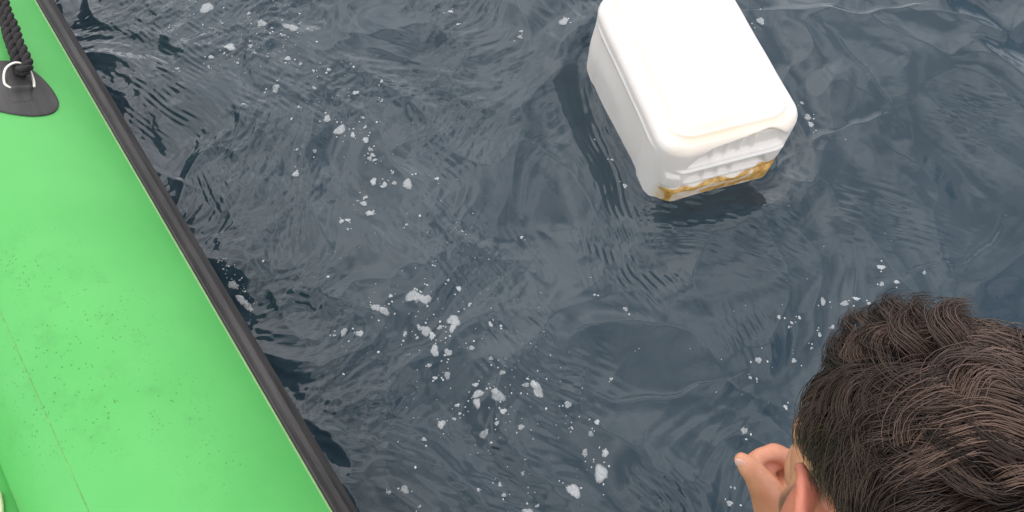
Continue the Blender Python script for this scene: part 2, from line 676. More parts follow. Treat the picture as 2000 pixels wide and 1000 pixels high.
tag(sea, kind='structure')

# ------------------------------------------------------------------ inflatable boat
boat = empty('inflatable_boat', (0, 0, 0), BOAT_RZ)
tag(boat, 'bright green inflatable boat with black rubbing strake along its side', 'inflatable boat')

S0, S1, BR = -2.3, 2.0, .62


def boat_path():
    pts = [(TUBE_X, s) for s in np.linspace(S0, S1, 170)]
    cx = TUBE_X - BR
    for a in np.linspace(0, math.pi, 42)[1:-1]:
        pts.append((cx + BR * math.cos(a), S1 + BR * math.sin(a)))
    pts += [(TUBE_X - 2 * BR, s) for s in np.linspace(S1, S0, 60)]
    return np.array([(x, y, TUBE_Z) for x, y in pts])


BP = boat_path()
BT, _, _ = frames(BP, up=(0, 0, 1))
BN = np.cross(BT, np.array([0, 0, 1.0]))         # outboard
AN = 96


def hull_point(i_pos, i_n, ang, r):
    """ang measured from straight up towards outboard"""
    return i_pos + i_n * math.sin(ang) * r + np.array([0, 0, 1.0]) * math.cos(ang) * r


rings = []
for i in range(len(BP)):
    for j in range(AN):
        rings.append(hull_point(BP[i], BN[i], 2 * math.pi * j / AN, TUBE_R))
F = []
for i in range(len(BP) - 1):
    for j in range(AN):
        k = (j + 1) % AN
        F.append((i * AN + j, (i + 1) * AN + j, (i + 1) * AN + k, i * AN + k))
V = np.array(rings)
V0 = len(V)
# rounded cone ends behind
extra = []
for e, (i, sgn) in enumerate(((0, -1), (len(BP) - 1, -1))):
    base = i * AN
    prev = base
    for kk, (off, rr) in enumerate(((.08, .93), (.16, .8), (.24, .6), (.30, .35))):
        ring_ = [hull_point(BP[i] + np.array([0, -off, 0]), BN[i], 2 * math.pi * j / AN, TUBE_R * rr) for j in range(AN)]
        st = V0 + len(extra)
        extra += ring_
        for j in range(AN):
            k = (j + 1) % AN
            F.append((prev + j, prev + k, st + k, st + j))
        prev = st
    F.append(tuple(prev + j for j in range(AN)))
V = np.concatenate([V, np.array(extra)])
hull = mesh_obj('tube', V, F, M_GREEN, boat)


def to_boat(p):
    bx, by = boat_local(p[0], p[1])
    return np.array([bx, by, p[2]])


def on_tube(u, v, r=TUBE_R):
    """where the sight line of a photo point meets the tube: (s along, angle)"""
    o = to_boat(CAMP)
    d = to_boat(ray(u, v))
    a = d[0] ** 2 + d[2] ** 2
    ox, oz = o[0] - TUBE_X, o[2] - TUBE_Z
    b = 2 * (ox * d[0] + oz * d[2])
    c = ox * ox + oz * oz - r * r
    disc = b * b - 4 * a * c
    t = (-b - math.sqrt(max(disc, 0))) / (2 * a)
    p = o + d * t
    return p[1], math.atan2(p[0] - TUBE_X, p[2] - TUBE_Z)


# worn patches: where specks gather
worn = np.zeros(len(V))
for (u, v, rad) in ((90, 720, .11), (170, 640, .10), (70, 800, .09), (200, 800, .07), (330, 780, .06), (60, 520, .07), (420, 900, .05)):
    s, a = on_tube(u, v)
    p = np.array([TUBE_X + TUBE_R * math.sin(a), s, TUBE_Z + TUBE_R * math.cos(a)])
    worn = np.maximum(worn, np.exp(-(np.linalg.norm(V - p, axis=1) / rad) ** 2 * 1.2))
add_attr(hull, 'worn', worn)


def strip_along(name, a0, a1, prof, mat, parent=boat):
    """profile strip laid along the tube: prof = list of (fraction a0..a1, height above tube)"""
    n = len(prof)
    Vv, Ff = [], []
    for i in range(len(BP)):
        for f_, h_ in prof:
            Vv.append(hull_point(BP[i], BN[i], a0 + (a1 - a0) * f_, TUBE_R + h_))
    for i in range(len(BP) - 1):
        for j in range(n - 1):
            Ff.append((i * n + j, (i + 1) * n + j, (i + 1) * n + j + 1, i * n + j + 1))
    o = mesh_obj(name, Vv, Ff, mat, parent, True)
    return o


rad_ = math.radians
strake = strip_along('rubbing_strake', rad_(67.5), rad_(87),
                     [(0, -.002), (0, .003), (.02, .0045), (.13, .005), (.2, .0065), (.26, .0110), (.29, .0130), (.33, .0136), (.80, .0136), (.83, .0128), (.85, .0100), (.86, .006), (.93, .005), (1, .004), (1, -.002)], M_RUB)
for e in strake.data.polygons:
    e.use_smooth = False
strip_along('glue_line', rad_(66.0), rad_(67.3), [(0, -.001), (.2, .0012), (.8, .0014), (1, -.001)], M_GLUE)
strip_along('added_dark_strip', rad_(97), rad_(180), [(0, -.001), (.01, .0015)] + [(k / 14, .002) for k in range(1, 14)] + [(1, .002)], M_RUB)  # unseen dark strip added under the tube to darken its reflection in water
strip_along('seam_line', rad_(-19.0), rad_(-18.4), [(0, -.001), (.3, .0006), (.7, .0006), (1, -.001)], M_SEAM)

# inner tube lying along the inside of the outer one
g = Geo()
g.add(*sweep([(TUBE_X - .395, s, .205) for s in np.linspace(-2.1, 1.9, 60)], .14, 48, True, up=(0, 0, 1), ea=.5, eb=1.5))
inner = g.build('side_cushion', M_GREEN, boat)
g = Geo()
g.add(*sweep([(TUBE_X - 2 * BR + .395, s, .205) for s in np.linspace(-2.1, 1.9, 60)], .14, 48, True, up=(0, 0, 1), ea=.5, eb=1.5))
g.build('side_cushion', M_GREEN, boat)
# floor
fl = []
xs = (TUBE_X - .05, TUBE_X - 2 * BR + .05)
nF = 40
Vv, Ff = [], []
for i, s in enumerate(np.linspace(-2.1, 2.45, nF)):
    w = 1.0 if s < 2 else math.sqrt(max(0, 1 - ((s - 2) / .62) ** 2))
    cx = TUBE_X - BR
    for x in (cx + BR * w * .95, cx + BR * w * .5, cx, cx - BR * w * .5, cx - BR * w * .95):
        Vv += [(x, s, .09), (x, s, .045)]
for i in range(nF - 1):
    for j in range(4):
        a, b = (i * 5 + j) * 2, ((i + 1) * 5 + j) * 2
        Ff += [(a, a + 2, b + 2, b), (a + 1, b + 1, b + 3, a + 3)]
mesh_obj('floor', Vv, Ff, M_FLOOR, boat)


def box(cx, cy, cz, sx, sy, sz):
    V_ = [(cx + a * sx / 2, cy + b * sy / 2, cz + c * sz / 2) for a in (-1, 1) for b in (-1, 1) for c in (-1, 1)]
    F_ = [(0, 1, 3, 2), (4, 6, 7, 5), (0, 4, 5, 1), (2, 3, 7, 6), (0, 2, 6, 4), (1, 5, 7, 3)]
    return V_, F_


g = Geo()
g.add(*box(TUBE_X - BR, -2.12, .24, 2 * BR - .3, .035, .42))
g.build('transom', M_BOARD, boat, False)

# ---- black patch with ring
PS, PA = on_tube(22, 165)


def patch_pt(ds, da_m, h):
    """ds metres along tube, da_m metres round the tube (outboard +)"""
    a = PA + da_m / TUBE_R
    return np.array([TUBE_X + (TUBE_R + h) * math.sin(a), PS + ds, TUBE_Z + (TUBE_R + h) * math.cos(a)])


# outline in photo points, brought onto the tube
outl = [(-75, 128), (-30, 121), (20, 121), (46, 126), (62, 137), (86, 158), (104, 180), (114, 200), (112, 214), (98, 224), (70, 228),
        (38, 226), (0, 219), (-40, 207), (-80, 190), (-100, 165), (-95, 142)]
oc = []
for (u, v) in outl:
    s, a = on_tube(u, v)
    oc.append((s - PS, (a - PA) * TUBE_R))
oc = np.array(oc)
ocs = catmull(np.vstack([oc, oc[:1]]), 7)[:-1]
cen = ocs.mean(0)
Vv, Ff = [], []
nr = len(ocs)
lev = [(1.0, -.001), (1.0, .0022), (.985, .003), (.93, .0034), (.8, .0036), (.6, .004), (.4, .0045), (.2, .005), (.05, .005)]
for k, (f_, h_) in enumerate(lev):
    for p in ocs:
        qd = cen + (p - cen) * f_
        # a padded hump holds the ring's bar
        hump = .004 * math.exp(-((qd[0] - cen[0]) / .02) ** 2 - ((qd[1] - cen[1]) / .035) ** 2)
        Vv.append(patch_pt(qd[0], qd[1], h_ + hump * (f_ < .95)))
for k in range(len(lev) - 1):
    for j in range(nr):
        m_ = (j + 1) % nr
        Ff.append((k * nr + j, k * nr + m_, (k + 1) * nr + m_, (k + 1) * nr + j))
Ff.append(tuple((len(lev) - 1) * nr + j for j in range(nr)))
patch = mesh_obj('ring_patch', Vv, Ff, M_PATCH, boat)


def tube_world_local(u, v, h):
    s, a = on_tube(u, v, TUBE_R + h)
    return np.array([TUBE_X + (TUBE_R + h) * math.sin(a), s, TUBE_Z + (TUBE_R + h) * math.cos(a)])


# the steel ring: straight bar under the webbing, bow standing up a little
ringpts = [(20, 172, .006), (10, 164, .009), (8, 150, .014), (11, 136, .019), (20, 127, .023), (32, 123, .025), (46, 126, .024),
           (56, 135, .020), (62, 147, .015), (66, 159, .010), (67, 169, .006)]
RP = catmull([tube_world_local(*p) for p in ringpts], 6)
g = Geo()
g.add(*sweep(RP, .0027, 12))
g.add(*sweep([RP[-1], RP[0]], .0024, 10))
ring_o = g.build('ring', M_STEEL, patch)
# webbing tab over the bar
tab = [(22, 168), (64, 166), (70, 196), (20, 200)]
c0, c1, c2, c3 = [np.array(p, float) for p in tab]
Vv, Ff = [], []
NT = 14
for i in range(NT + 1):
    t = i / NT
    for j in range(9):
        w = j / 8
        p = (c0 * (1 - w) + c1 * w) * (1 - t) + (c3 * (1 - w) + c2 * w) * t
        hh = .0108 * math.exp(-(t / .38) ** 2) + .0045
        if j in (0, 8):
            hh -= .006
        Vv.append(tube_world_local(p[0], p[1], hh))
for i in range(NT):
    for j in range(8):
        a = i * 9 + j
        Ff.append((a, a + 1, a + 10, a + 9))
mesh_obj('webbing_tab', Vv, Ff, M_PATCH, patch)


# ---- black grab rope through the ring
def bz(u, v, h):
    p = tube_world_local(u, v, h)
    c, s = math.cos(BOAT_RZ), math.sin(BOAT_RZ)
    return np.array([p[0] * c - p[1] * s, p[0] * s + p[1] * c, p[2]])


rope = empty('rope', bz(35, 125, .02))
tag(rope, 'black twisted grab rope looped through the steel ring on green tube', 'rope')
RL = np.array(rope.location)


def twisted(path, R, pitch, name, n_str=3, ph0=0.0):
    P = catmull(path, 26) - RL
    d = np.concatenate([[0], np.cumsum(np.linalg.norm(np.diff(P, axis=0), axis=1))])
    T, A, B = frames(P)
    g_ = Geo()
    for k in range(n_str):
        ph = d / pitch * 2 * math.pi + k * 2 * math.pi / n_str + ph0
        Q = P + (A * np.cos(ph)[:, None] + B * np.sin(ph)[:, None]) * R * .5
        rad2 = R * .56 * (1 + .05 * np.sin(d * 900 + k))
        g_.add(*sweep(Q, rad2, 9))
    return g_.build(name, M_ROPE, rope)


twisted([bz(-42, -60, .050), bz(-20, -22, .046), bz(-2, 12, .040), bz(11, 45, .034), bz(17, 72, .030), bz(27, 100, .026), bz(33, 120, .020), bz(36, 137, .014), bz(45, 142, .013)], .0094, .052, 'strand')
twisted([bz(-25, -70, .050), bz(-8, -32, .048), bz(6, 0, .044), bz(15, 28, .040), bz(28, 55, .036), bz(35, 80, .034), bz(47, 105, .030), bz(54, 125, .028), bz(48, 136, .028), bz(38, 139, .021)], .0094, .052, 'strand', 3, 1.2)

# ---- cream-edged strap in the boat's corner
sx_, sy_, _ = to_boat(at_z(0, 975, .28))


def w_from_boat(p):
    c, s = math.cos(BOAT_RZ), math.sin(BOAT_RZ)
    return np.array([p[0] * c - p[1] * s, p[0] * s + p[1] * c, p[2]])


strap = empty('strap', w_from_boat((sx_ - .01, sy_, .27)))
strap.rotation_euler = (0, 0, BOAT_RZ)
tag(strap, 'brown strap with a cream edge lying inside the green boat', 'strap')
SL = np.array([sx_ - .01, sy_, .27])
innr = .125
cxi = TUBE_X - .395


def on_inner(ang, s, h):
    return np.array([cxi + (.21 + h) * math.sin(ang), s, .205 + (.07 + h) * math.cos(ang)])


aa = None
for a_try in np.linspace(1.3, -1.3, 200):          # angle on the inner tube that the corner of the photo sees
    p = w_from_boat(on_inner(a_try, sy_, .006))
    d_ = p - CAMP
    u_ = 1000 + FPX * (d_ @ RIGHT) / (d_ @ FWD)
    if u_ < 4:
        aa = a_try
        break
aa = .5 if aa is None else aa
g = Geo()
pp = [on_inner(aa + .03 * math.sin(k * 1.1), sy_ - .10 + .018 * k, .005) - SL for k in range(8)]
g.add(*sweep(catmull(pp, 4), .0042, 10))
g.build('cream_edge', M_CORD, strap)
Vv, Ff = [], []
ks = np.linspace(0, 7, 29)
for k in ks:
    for j, (da, h_) in enumerate(((-.20, -.001), (-.19, .004), (-.1, .0045), (-.05, .004), (0, .001))):
        Vv.append(on_inner(aa + .03 * math.sin(k * 1.1) + da, sy_ - .10 + .018 * k, h_) - SL)
for i in range(len(ks) - 1):
    for j in range(4):
        a = i * 5 + j
        Ff.append((a, a + 1, a + 6, a + 5))
mesh_obj('webbing', Vv, Ff, M_STRAP, strap)

# ------------------------------------------------------------------ white canister
can = empty('canister', (CAN_C[0], CAN_C[1], CAN_TOP - CAN_H), CAN_YAW)
tag(can, 'white plastic canister floating on its side, brown stain along its near end', 'canister')
N = 132
hx, hy, hz = CAN_W / 2, CAN_L / 2, CAN_H / 2
RC = .036
vid = {}
CV, CF = [], []


def cv(i, j, k):
    key = (i, j, k)
    if key not in vid:
        vid[key] = len(CV)
        CV.append((i / N * 2 - 1, j / N * 2 - 1, k / N * 2 - 1))
    return vid[key]


for i in range(N):
    for j in range(N):
        CF.append((cv(i, j, 0), cv(i, j + 1, 0), cv(i + 1, j + 1, 0), cv(i + 1, j, 0)))
        CF.append((cv(i, j, N), cv(i + 1, j, N), cv(i + 1, j + 1, N), cv(i, j + 1, N)))
        CF.append((cv(i, 0, j), cv(i + 1, 0, j), cv(i + 1, 0, j + 1), cv(i, 0, j + 1)))
        CF.append((cv(i, N, j), cv(i, N, j + 1), cv(i + 1, N, j + 1), cv(i + 1, N, j)))
        CF.append((cv(0, i, j), cv(0, i, j + 1), cv(0, i + 1, j + 1), cv(0, i + 1, j)))
        CF.append((cv(N, i, j), cv(N, i + 1, j), cv(N, i + 1, j + 1), cv(N, i, j + 1)))
C = np.array(CV)
Hh = np.array([hx, hy, hz])
P = C * Hh
# softer vertical corners: bigger radius in plan
RV = .058
inner_b = np.clip(P, -(Hh - np.array([RV, RV, RC])), Hh - np.array([RV, RV, RC]))
D = P - inner_b
Dn = D / np.array([RV, RV, RC])
ln = np.linalg.norm(Dn, axis=1)[:, None]
mx_ = np.max(np.abs(Dn), axis=1)[:, None]
Dn = np.where(ln > 1e-9, Dn / np.maximum(ln, 1e-9), 0)
P = inner_b + Dn * np.array([RV, RV, RC]) * np.minimum(1, mx_)
X, Y, Z = P[:, 0].copy(), P[:, 1].copy(), P[:, 2].copy()
nrm = Dn / (np.linalg.norm(Dn, axis=1)[:, None] + 1e-9)
top = smooth01((nrm[:, 2] - .55) / .35)
left = smooth01((-nrm[:, 0] - .5) / .4)
right = smooth01((nrm[:, 0] - .5) / .4)
end = smooth01((-nrm[:, 1] - .35) / .4)
disp = np.zeros(len(P))
# shoulder band round the top panel: two grooves and a bead
cxr = np.maximum(np.abs(X) - (hx - .075), 0)
cyr = np.maximum(np.abs(Y) - (hy - .085), 0)
pd = np.hypot(cxr, cyr)
disp -= top * .0065 * smooth01((pd - .030) / .010)
disp += top * .0050 * np.exp(-((pd - .056) / .004) ** 2)
# seam bead along the side just below the shoulder
disp += left * .003 * np.exp(-((Z - .083) / .0035) ** 2) * band(Y, -.17, .17, .04)
disp -= left * .0035 * band(Z, -.1, .070, .012) * band(Y, -.125, .14, .02)
disp -= right * .0035 * band(Z, -.1, .070, .012) * band(Y, -.125, .14, .02)
# near end: lip, arched hand recess with ribs, ledge, lower recess with teeth, foot lip
zr = Z + hz                       # height above the can's underside
dp = np.zeros(len(P))
arch_top = .255 + .10 * X - .034 * np.clip((np.abs(X - .01) - .055) / .05, 0, 2) ** 2
rec1 = smooth01((arch_top - zr) / .010) * smooth01((zr - .198) / .012) * band(X, -.112, .112, .014)
ribs1 = sum(np.exp(-((X - xc) / .0055) ** 2) for xc in (-.045, -.015, .015, .045))
dp -= rec1 * (.014 - .006 * ribs1)
rec2 = smooth01((.184 - zr) / .008) * smooth01((zr - .132) / .012) * band(X + (zr - .16) * .5, -.098, .080, .018)
ribs2 = sum(np.exp(-((X - xc) / .006) ** 2) for xc in (-.050, -.018, .014))
dp -= rec2 * (.012 - .007 * ribs2)
dp += .005 * band(zr, .184, .194, .005) * band(X, -.115, .12, .02)
dp += .006 * band(X, -.135, -.105, .01) * band(zr, .13, .175, .015)
dp -= .004 * band(zr, .120, .127, .004) * band(X, -.12, .12, .02)
dp += .005 * band(zr, .03, .116, .008) * band(X, -.12, .12, .03)
disp = disp + end * dp
P2 = P + nrm * disp[:, None]
# blow-moulded walls bulge and buckle a little
P2[:, 2] += top * .004 * (1 - (X / hx) ** 2) * (1 - (Y / hy) ** 2)
P2[:, 0] += (right - left) * (.003 * perlin(Y * 9, Z * 9, 60) + .010 * smooth01((Y + .1) / .25) * smooth01((.09 - Z) / .1))
# the end narrows slightly towards the foot
foot = end * smooth01((.20 - zr) / .2)
P2[:, 1] += .010 * foot
P2[:, 2] += hz
body = mesh_obj('body', P2, CF, M_CAN, can)
lipz = .119 + .014 * perlin(X * 22, X * 0 + 3, 61) + .020 * smooth01((X - .05) / .06)
stain = end * (band(zr, .050, lipz, .012) * .30
               + .50 * np.exp(-((zr - lipz + .004) / .0065) ** 2) * smooth01((X + .150) / .02)
               + .48 * np.exp(-((zr - .088 - .008 * perlin(X * 40, X * 0, 62)) / .008) ** 2) * band(X, -.04, .13, .05)
               + .55 * np.exp(-((X + .120 + .006 * perlin(zr * 60, X * 0, 63)) / .006) ** 2) * band(zr, .062, .115, .02)
               + .55 * band(X, .075, .15, .02) * band(zr, .085, .135, .02))
stain = stain * 1.35 + .2 * smooth01((zr - .045) / .01) * smooth01((.070 - zr) / .01) * end
aged = np.clip(end * (.40 * smooth01((zr - .235) / .02) + .55 * band(zr, .03, .12, .02) + .12)
               + top * .70 * smooth01((pd - .028) / .02) * smooth01((X < 0) * 1.0 + (Y < -.1) * .6) + left * .10, 0, 1)
add_attr(body, 'stain', stain)
add_attr(body, 'aged', aged)
# small black cracks at the stained lip
g = Geo()
for (x0, z0, L_, dz_) in ((-.090, .116, .034, -.012), (.012, .066, .012, -.004)):
    g = Geo()
    pth = [(x0 + L_ * t, -hy + .0045 - .001 * math.sin(9 * t) + .012 * (z0 < .05), z0 + dz_ * t + .002 * math.sin(7 * t)) for t in np.linspace(0, 1, 8)]
    g.add(*sweep(pth, [.0012 + .0022 * math.sin(math.pi * min(1, t * 1.3 + .1)) ** 2 * (1 - t) for t in np.linspace(0, 1, 8)], 6))
    g.build('crack', M_ROPE, can)
# neck and cap on the far end
g = Geo()
g.add(*sweep([(.06, hy - .01, .19), (.06, hy + .03, .19)], .026, 32))
g.build('neck', M_CAN, can)
g = Geo()
Vc, Fc = sweep([(.06, hy + .022, .19), (.06, hy + .045, .19)], .031, 48, False)
Vc = np.array(Vc)
g.add(Vc, Fc)
g.build('cap', M_CAP, can)
g = Geo()
g.add(*sweep(catmull([(-.09, hy - .01, .15), (-.085, hy + .03, .15), (-.03, hy + .04, .15), (.01, hy + .035, .15), (.02, hy - .01, .15)], 8), .012, 16))
g.build('handle', M_CAN, can)

# ------------------------------------------------------------------ foam
FOAM = """411,31,13 535,10,6 393,13,7 519,65,10 537,71,4 573,65,16 604,66,4 589,50,3 557,82,4 456,107,12 496,106,6 566,125,7 591,136,4
616,149,4 645,144,4 692,135,2 622,92,2 356,151,5 415,145,4 420,126,5 544,185,10 617,180,5 694,179,7 746,162,4 745,193,4 483,220,3 586,216,3
640,234,9 663,251,12 688,260,6 573,241,2 708,227,4 712,245,4 713,269,7 722,288,6 727,300,6 721,306,6 731,310,5 616,298,5 583,298,3 581,347,7
728,350,8 750,358,6 770,356,5 767,337,4 796,360,11 853,347,4 713,382,5 710,396,7 722,416,7 681,434,5 669,437,5 820,421,2 794,439,3 881,32,6
895,55,4 463,1,4 492,40,4 440,58,3 420,68,3 335,63,3 682,454,3 903,451,3 1019,453,3 523,524,2 647,553,2 850,523,3 876,549,3 896,562,5
766,587,4 808,583,12 832,589,10 820,586,9 917,592,5 736,609,7 754,616,9 745,612,7 886,625,12 884,640,8 859,639,5 958,631,5 978,634,3 676,657,7
658,664,3 706,659,6 792,655,5 832,647,10 844,655,6 820,642,6 815,661,3 921,677,6 849,685,10 875,687,7 959,698,4 838,713,4 981,727,5 873,730,7
849,736,4 674,736,2 741,692,2 928,748,5 933,766,9 931,784,8 973,772,11 966,762,6 1027,749,6 1051,759,13 1043,748,7 983,801,6 892,787,4
897,803,3 1110,787,7 1018,831,6 861,825,7 886,814,4 945,844,8 970,825,4 828,857,4 1167,822,5 1155,844,6 1118,832,3 1195,737,3 1144,880,7
1184,881,6 1176,920,12 1122,955,11 791,957,7 760,963,4 984,964,4 976,943,4 1030,997,8 1050,985,4 934,955,3 1021,922,3 811,913,2 820,990,3
1162,574,3 427,523,5 445,544,8 466,571,10 457,562,8 478,595,8 493,610,9 484,602,7 438,533,6 1100,55,11 1485,42,11 1016,80,6 1018,70,4
1576,232,8 1582,246,7 1565,203,5 1222,603,5 1710,533,6 1712,565,5 1738,563,5 1605,592,7 1645,597,6 1480,705,7 1552,703,5 1455,840,7
1790,547,3 1600,655,4 1545,632,3 1560,622,3 1478,740,3 1465,738,3 1535,795,4 1430,980,6 1440,950,3 1222,357,5 1197,305,3 1163,265,2
1690,600,4 1665,590,5 1625,640,4 1585,680,3 1519,622,4 1540,640,3 640,150,2 470,135,4 505,120,4 530,128,3 444,118,3 402,60,2 735,235,2"""
pts = [tuple(float(k) for k in w.split(',')) for w in FOAM.split()]
fv, ff, fd = [], [], []
base = 0
rg = random.Random(3)
K = 26
todo = []
for (u, v, r) in pts:
    p = at_z(u, v, 0)
    R_ = r / 740.0
    todo.append((p[0], p[1], R_ * 1.05, 1.0 if r > 2.5 else .8))
    for _ in range(int(r * .35)):            # crumbs round each fleck
        a = rg.uniform(0, 6.28)
        dd = R_ * rg.uniform(1.0, 2.6)
        todo.append((p[0] + dd * math.cos(a), p[1] + dd * math.sin(a), rg.uniform(.0007, .0018) + R_ * .06, .6))
# thin drift of tiny bubbles along the foam line and beside the strake
for (ua, va, ub, vb, n_, spread) in ((500, 60, 560, 110, 60, .05), (620, 140, 730, 300, 50, .05), (720, 310, 800, 600, 45, .10), (800, 600, 1000, 800, 110, .10),
                                     (950, 780, 1180, 960, 50, .10), (425, 515, 500, 620, 120, .012), (330, 60, 480, 120, 45, .06), (1440, 700, 1620, 600, 25, .08),
                                     (600, 500, 1000, 560, 20, .15), (1300, 500, 1900, 500, 18, .3)):
    for _ in range(n_):
        t = rg.random()
        p = at_z(ua + (ub - ua) * t, va + (vb - va) * t, 0)
        todo.append((p[0] + rg.gauss(0, spread), p[1] + rg.gauss(0, spread), rg.uniform(.0006, .0016), .45))
tx = np.array([t[0] for t in todo]); ty = np.array([t[1] for t in todo])
_bx, _by = boat_local(tx, ty)
_lx, _ly = can_local(tx, ty)
for (x, y, R_, dn), bx_, lx_, ly_ in zip(todo, _bx, _lx, _ly):
    if bx_ < -.085 or (abs(lx_) < .15 and abs(ly_) < .205):
        continue
    big = R_ > .003
    k_ = K if big else 8
    fr = (0, .25, .45, .62, .78, .9, 1.0) if big else (0, .7, 1.0)
    asp, rot = rg.uniform(.65, 1.0), rg.uniform(0, 3.14)
    ph = [rg.uniform(0, 6.28) for _ in range(4)]
    vx = []
    tone_ = rg.uniform(0, 1)
    for f_ in fr:
        for j in range(k_ if f_ else 1):
            a = 2 * math.pi * j / k_
            rr = R_ * f_ * (1 + (.16 * math.sin(2 * a + ph[0]) + .12 * math.sin(3 * a + ph[1]) + .06 * math.sin(5 * a + ph[2]) + .03 * math.sin(8 * a + ph[3])) * (1 if big else .5))
            ex, ey = rr * math.cos(a), rr * math.sin(a) * asp
            vx.append((x + ex * math.cos(rot) - ey * math.sin(rot), y + ex * math.sin(rot) + ey * math.cos(rot), f_))
    for (a_, b_, f_) in vx:
        fv.append((a_, b_, (1 - f_ ** 3) * min(.0022, R_ * .35) + .0005))
        if big:
            fd.append(.50 * dn * (.55 + .45 * tone_) + .10 * math.exp(-((f_ - .7) / .15) ** 2) - .62 * max(0, (f_ - .45) / .55) ** 1.6)
        else:
            fd.append(dn)
    for j in range(k_):
        ff.append((base, base + 1 + j, base + 1 + (j + 1) % k_))
    for q_ in range(len(fr) - 2):
        for j in range(k_):
            a0 = base + 1 + q_ * k_
            ff.append((a0 + j, a0 + k_ + j, a0 + k_ + (j + 1) % k_, a0 + (j + 1) % k_))
    base += 1 + (len(fr) - 1) * k_
fv = np.array(fv)
fv[:, 2] += water_h(fv[:, 0].copy(), fv[:, 1].copy())
foam = mesh_obj('sea_foam', fv, ff, M_FOAM)
add_attr(foam, 'dense', fd)
tag(foam, 'scattered white flecks of foam and bubbles drifting on the dark water', 'foam', kind='stuff')

# ------------------------------------------------------------------ person leaning over the water
HEAD_PX = (1782, 944, .548)
HC = at_depth(*HEAD_PX)
U_cam = np.array([.10, .72, .68])
F_cam = np.array([-.22, .62, -.70])
U_cam /= np.linalg.norm(U_cam)
F_cam -= U_cam * (F_cam @ U_cam)
F_cam /= np.linalg.norm(F_cam)
BACK = -FWD


def c2w(v):
    return v[0] * RIGHT + v[1] * UP + v[2] * BACK


HU, HF = c2w(U_cam), c2w(F_cam)
HR = np.cross(HF, HU)                       # the person's right
HM = np.stack([HR, HF, HU], 1)              # local (right, forward, up) -> world


def hw(p):
    return np.asarray(p, float) @ HM.T + HC


body_g = Geo()


def badd(V_, F_):
    body_g.add(V_, F_)


def hell(c, r, M=None):
    V_, F_ = ellipsoid(c, r, M)
    badd(hw(V_), F_)


def hchain(P_, R_, seg=14, n=5):
    P_ = catmull(P_, n)
    R_ = np.interp(np.linspace(0, 1, len(P_)), np.linspace(0, 1, len(R_)), R_)
    V_, F_ = sweep(P_, R_, seg)
    badd(hw(V_), F_)


CR_C, CR_R = np.array([0, -.012, .044]), np.array([.077, .098, .088])
hell(CR_C, CR_R)
hell((0, .028, .030), (.047, .050, .056))          # brow
hell((0, .034, -.032), (.057, .054, .062))         # mid face
hell((0, .045, -.070), (.045, .045, .034))         # jaw
hell((0, .078, -.090), (.020, .016, .016))         # chin
for s in (-1, 1):
    hell((s * .037, .060, -.016), (.018, .017, .018))   # cheekbone
    hell((s * .055, .012, -.062), (.014, .030, .028))   # jaw angle
    hell((s * .029, .074, .010), (.012, .009, .008))    # eye
hchain([(0, .078, .022), (0, .085, .002), (0, .094, -.022), (0, .091, -.028)], [.007, .008, .010, .009])
for s in (-1, 1):
    hell((s * .010, .086, -.028), (.007, .009, .006))
hchain([(-.022, .088, -.052), (-.008, .098, -.048), (0, .0975, -.050), (.008, .098, -.048), (.022, .088, -.052)], [.004, .005, .005, .005, .004])
hchain([(-.018, .089, -.058), (0, .098, -.060), (.018, .089, -.058)], [.004, .006, .004])
# ears: rim, bowl, lobe
for s in (-1, 1):
    o = .004
    rim = [(s * .074, .018, .008), (s * .085, .020, .030), (s * .096, .006, .044), (s * .105, -.012, .038), (s * .105, -.020, .016), (s * .096, -.016, -.008), (s * .082, -.004, -.026), (s * .077, .006, -.030)]
    rim = [(a_, b_, c_ - .018) for a_, b_, c_ in rim]
    hchain(rim, [.0035, .0042, .0046, .0048, .0046, .0044, .0052, .004], 12, 5)
    Mx = np.array([[math.cos(s * .55), -math.sin(s * .55), 0], [math.sin(s * .55), math.cos(s * .55), 0], [0, 0, 1]])
    hell((s * .092, -.002, -.006), (.0075, .019, .034), Mx)
    hell((s * .080, .004, -.010), (.007, .012, .020), Mx)
    hell((s * .079, .006, -.043), (.005, .007, .009))
# neck, torso, arms, legs (world points)
neck0 = hw((0, -.035, -.035))
sh_c = np.array([.36, -.10, .735])
wchain = lambda P_, R_, seg=20, n=6, **k: badd(*sweep(catmull(P_, n), np.interp(np.linspace(0, 1, (len(P_) - 1) * n + 1), np.linspace(0, 1, len(R_)), R_), seg, True, **k))
wchain([hw((0, -.018, -.01)), neck0, hw((0, -.05, -.085)), sh_c + (0, -.01, .01)], [.056, .056, .058, .07])
pelv = np.array([.075, -.66, .56])
spine = (sh_c - pelv) / np.linalg.norm(sh_c - pelv)
side = np.cross(spine, np.array([0, 0, 1.0]))
side /= np.linalg.norm(side)                 # to the person's right
bk = np.cross(side, spine)
shL, shR = sh_c - side * .185 - spine * .02, sh_c + side * .185 - spine * .02
wchain([sh_c - spine * .03, sh_c - spine * .16, sh_c - spine * .32, pelv + spine * .1, pelv], [.125, .135, .120, .118, .125], 32, up=tuple(bk), ea=.82, eb=1.25)
wchain([shL, sh_c - spine * .01, shR], [.058, .07, .058], 20)
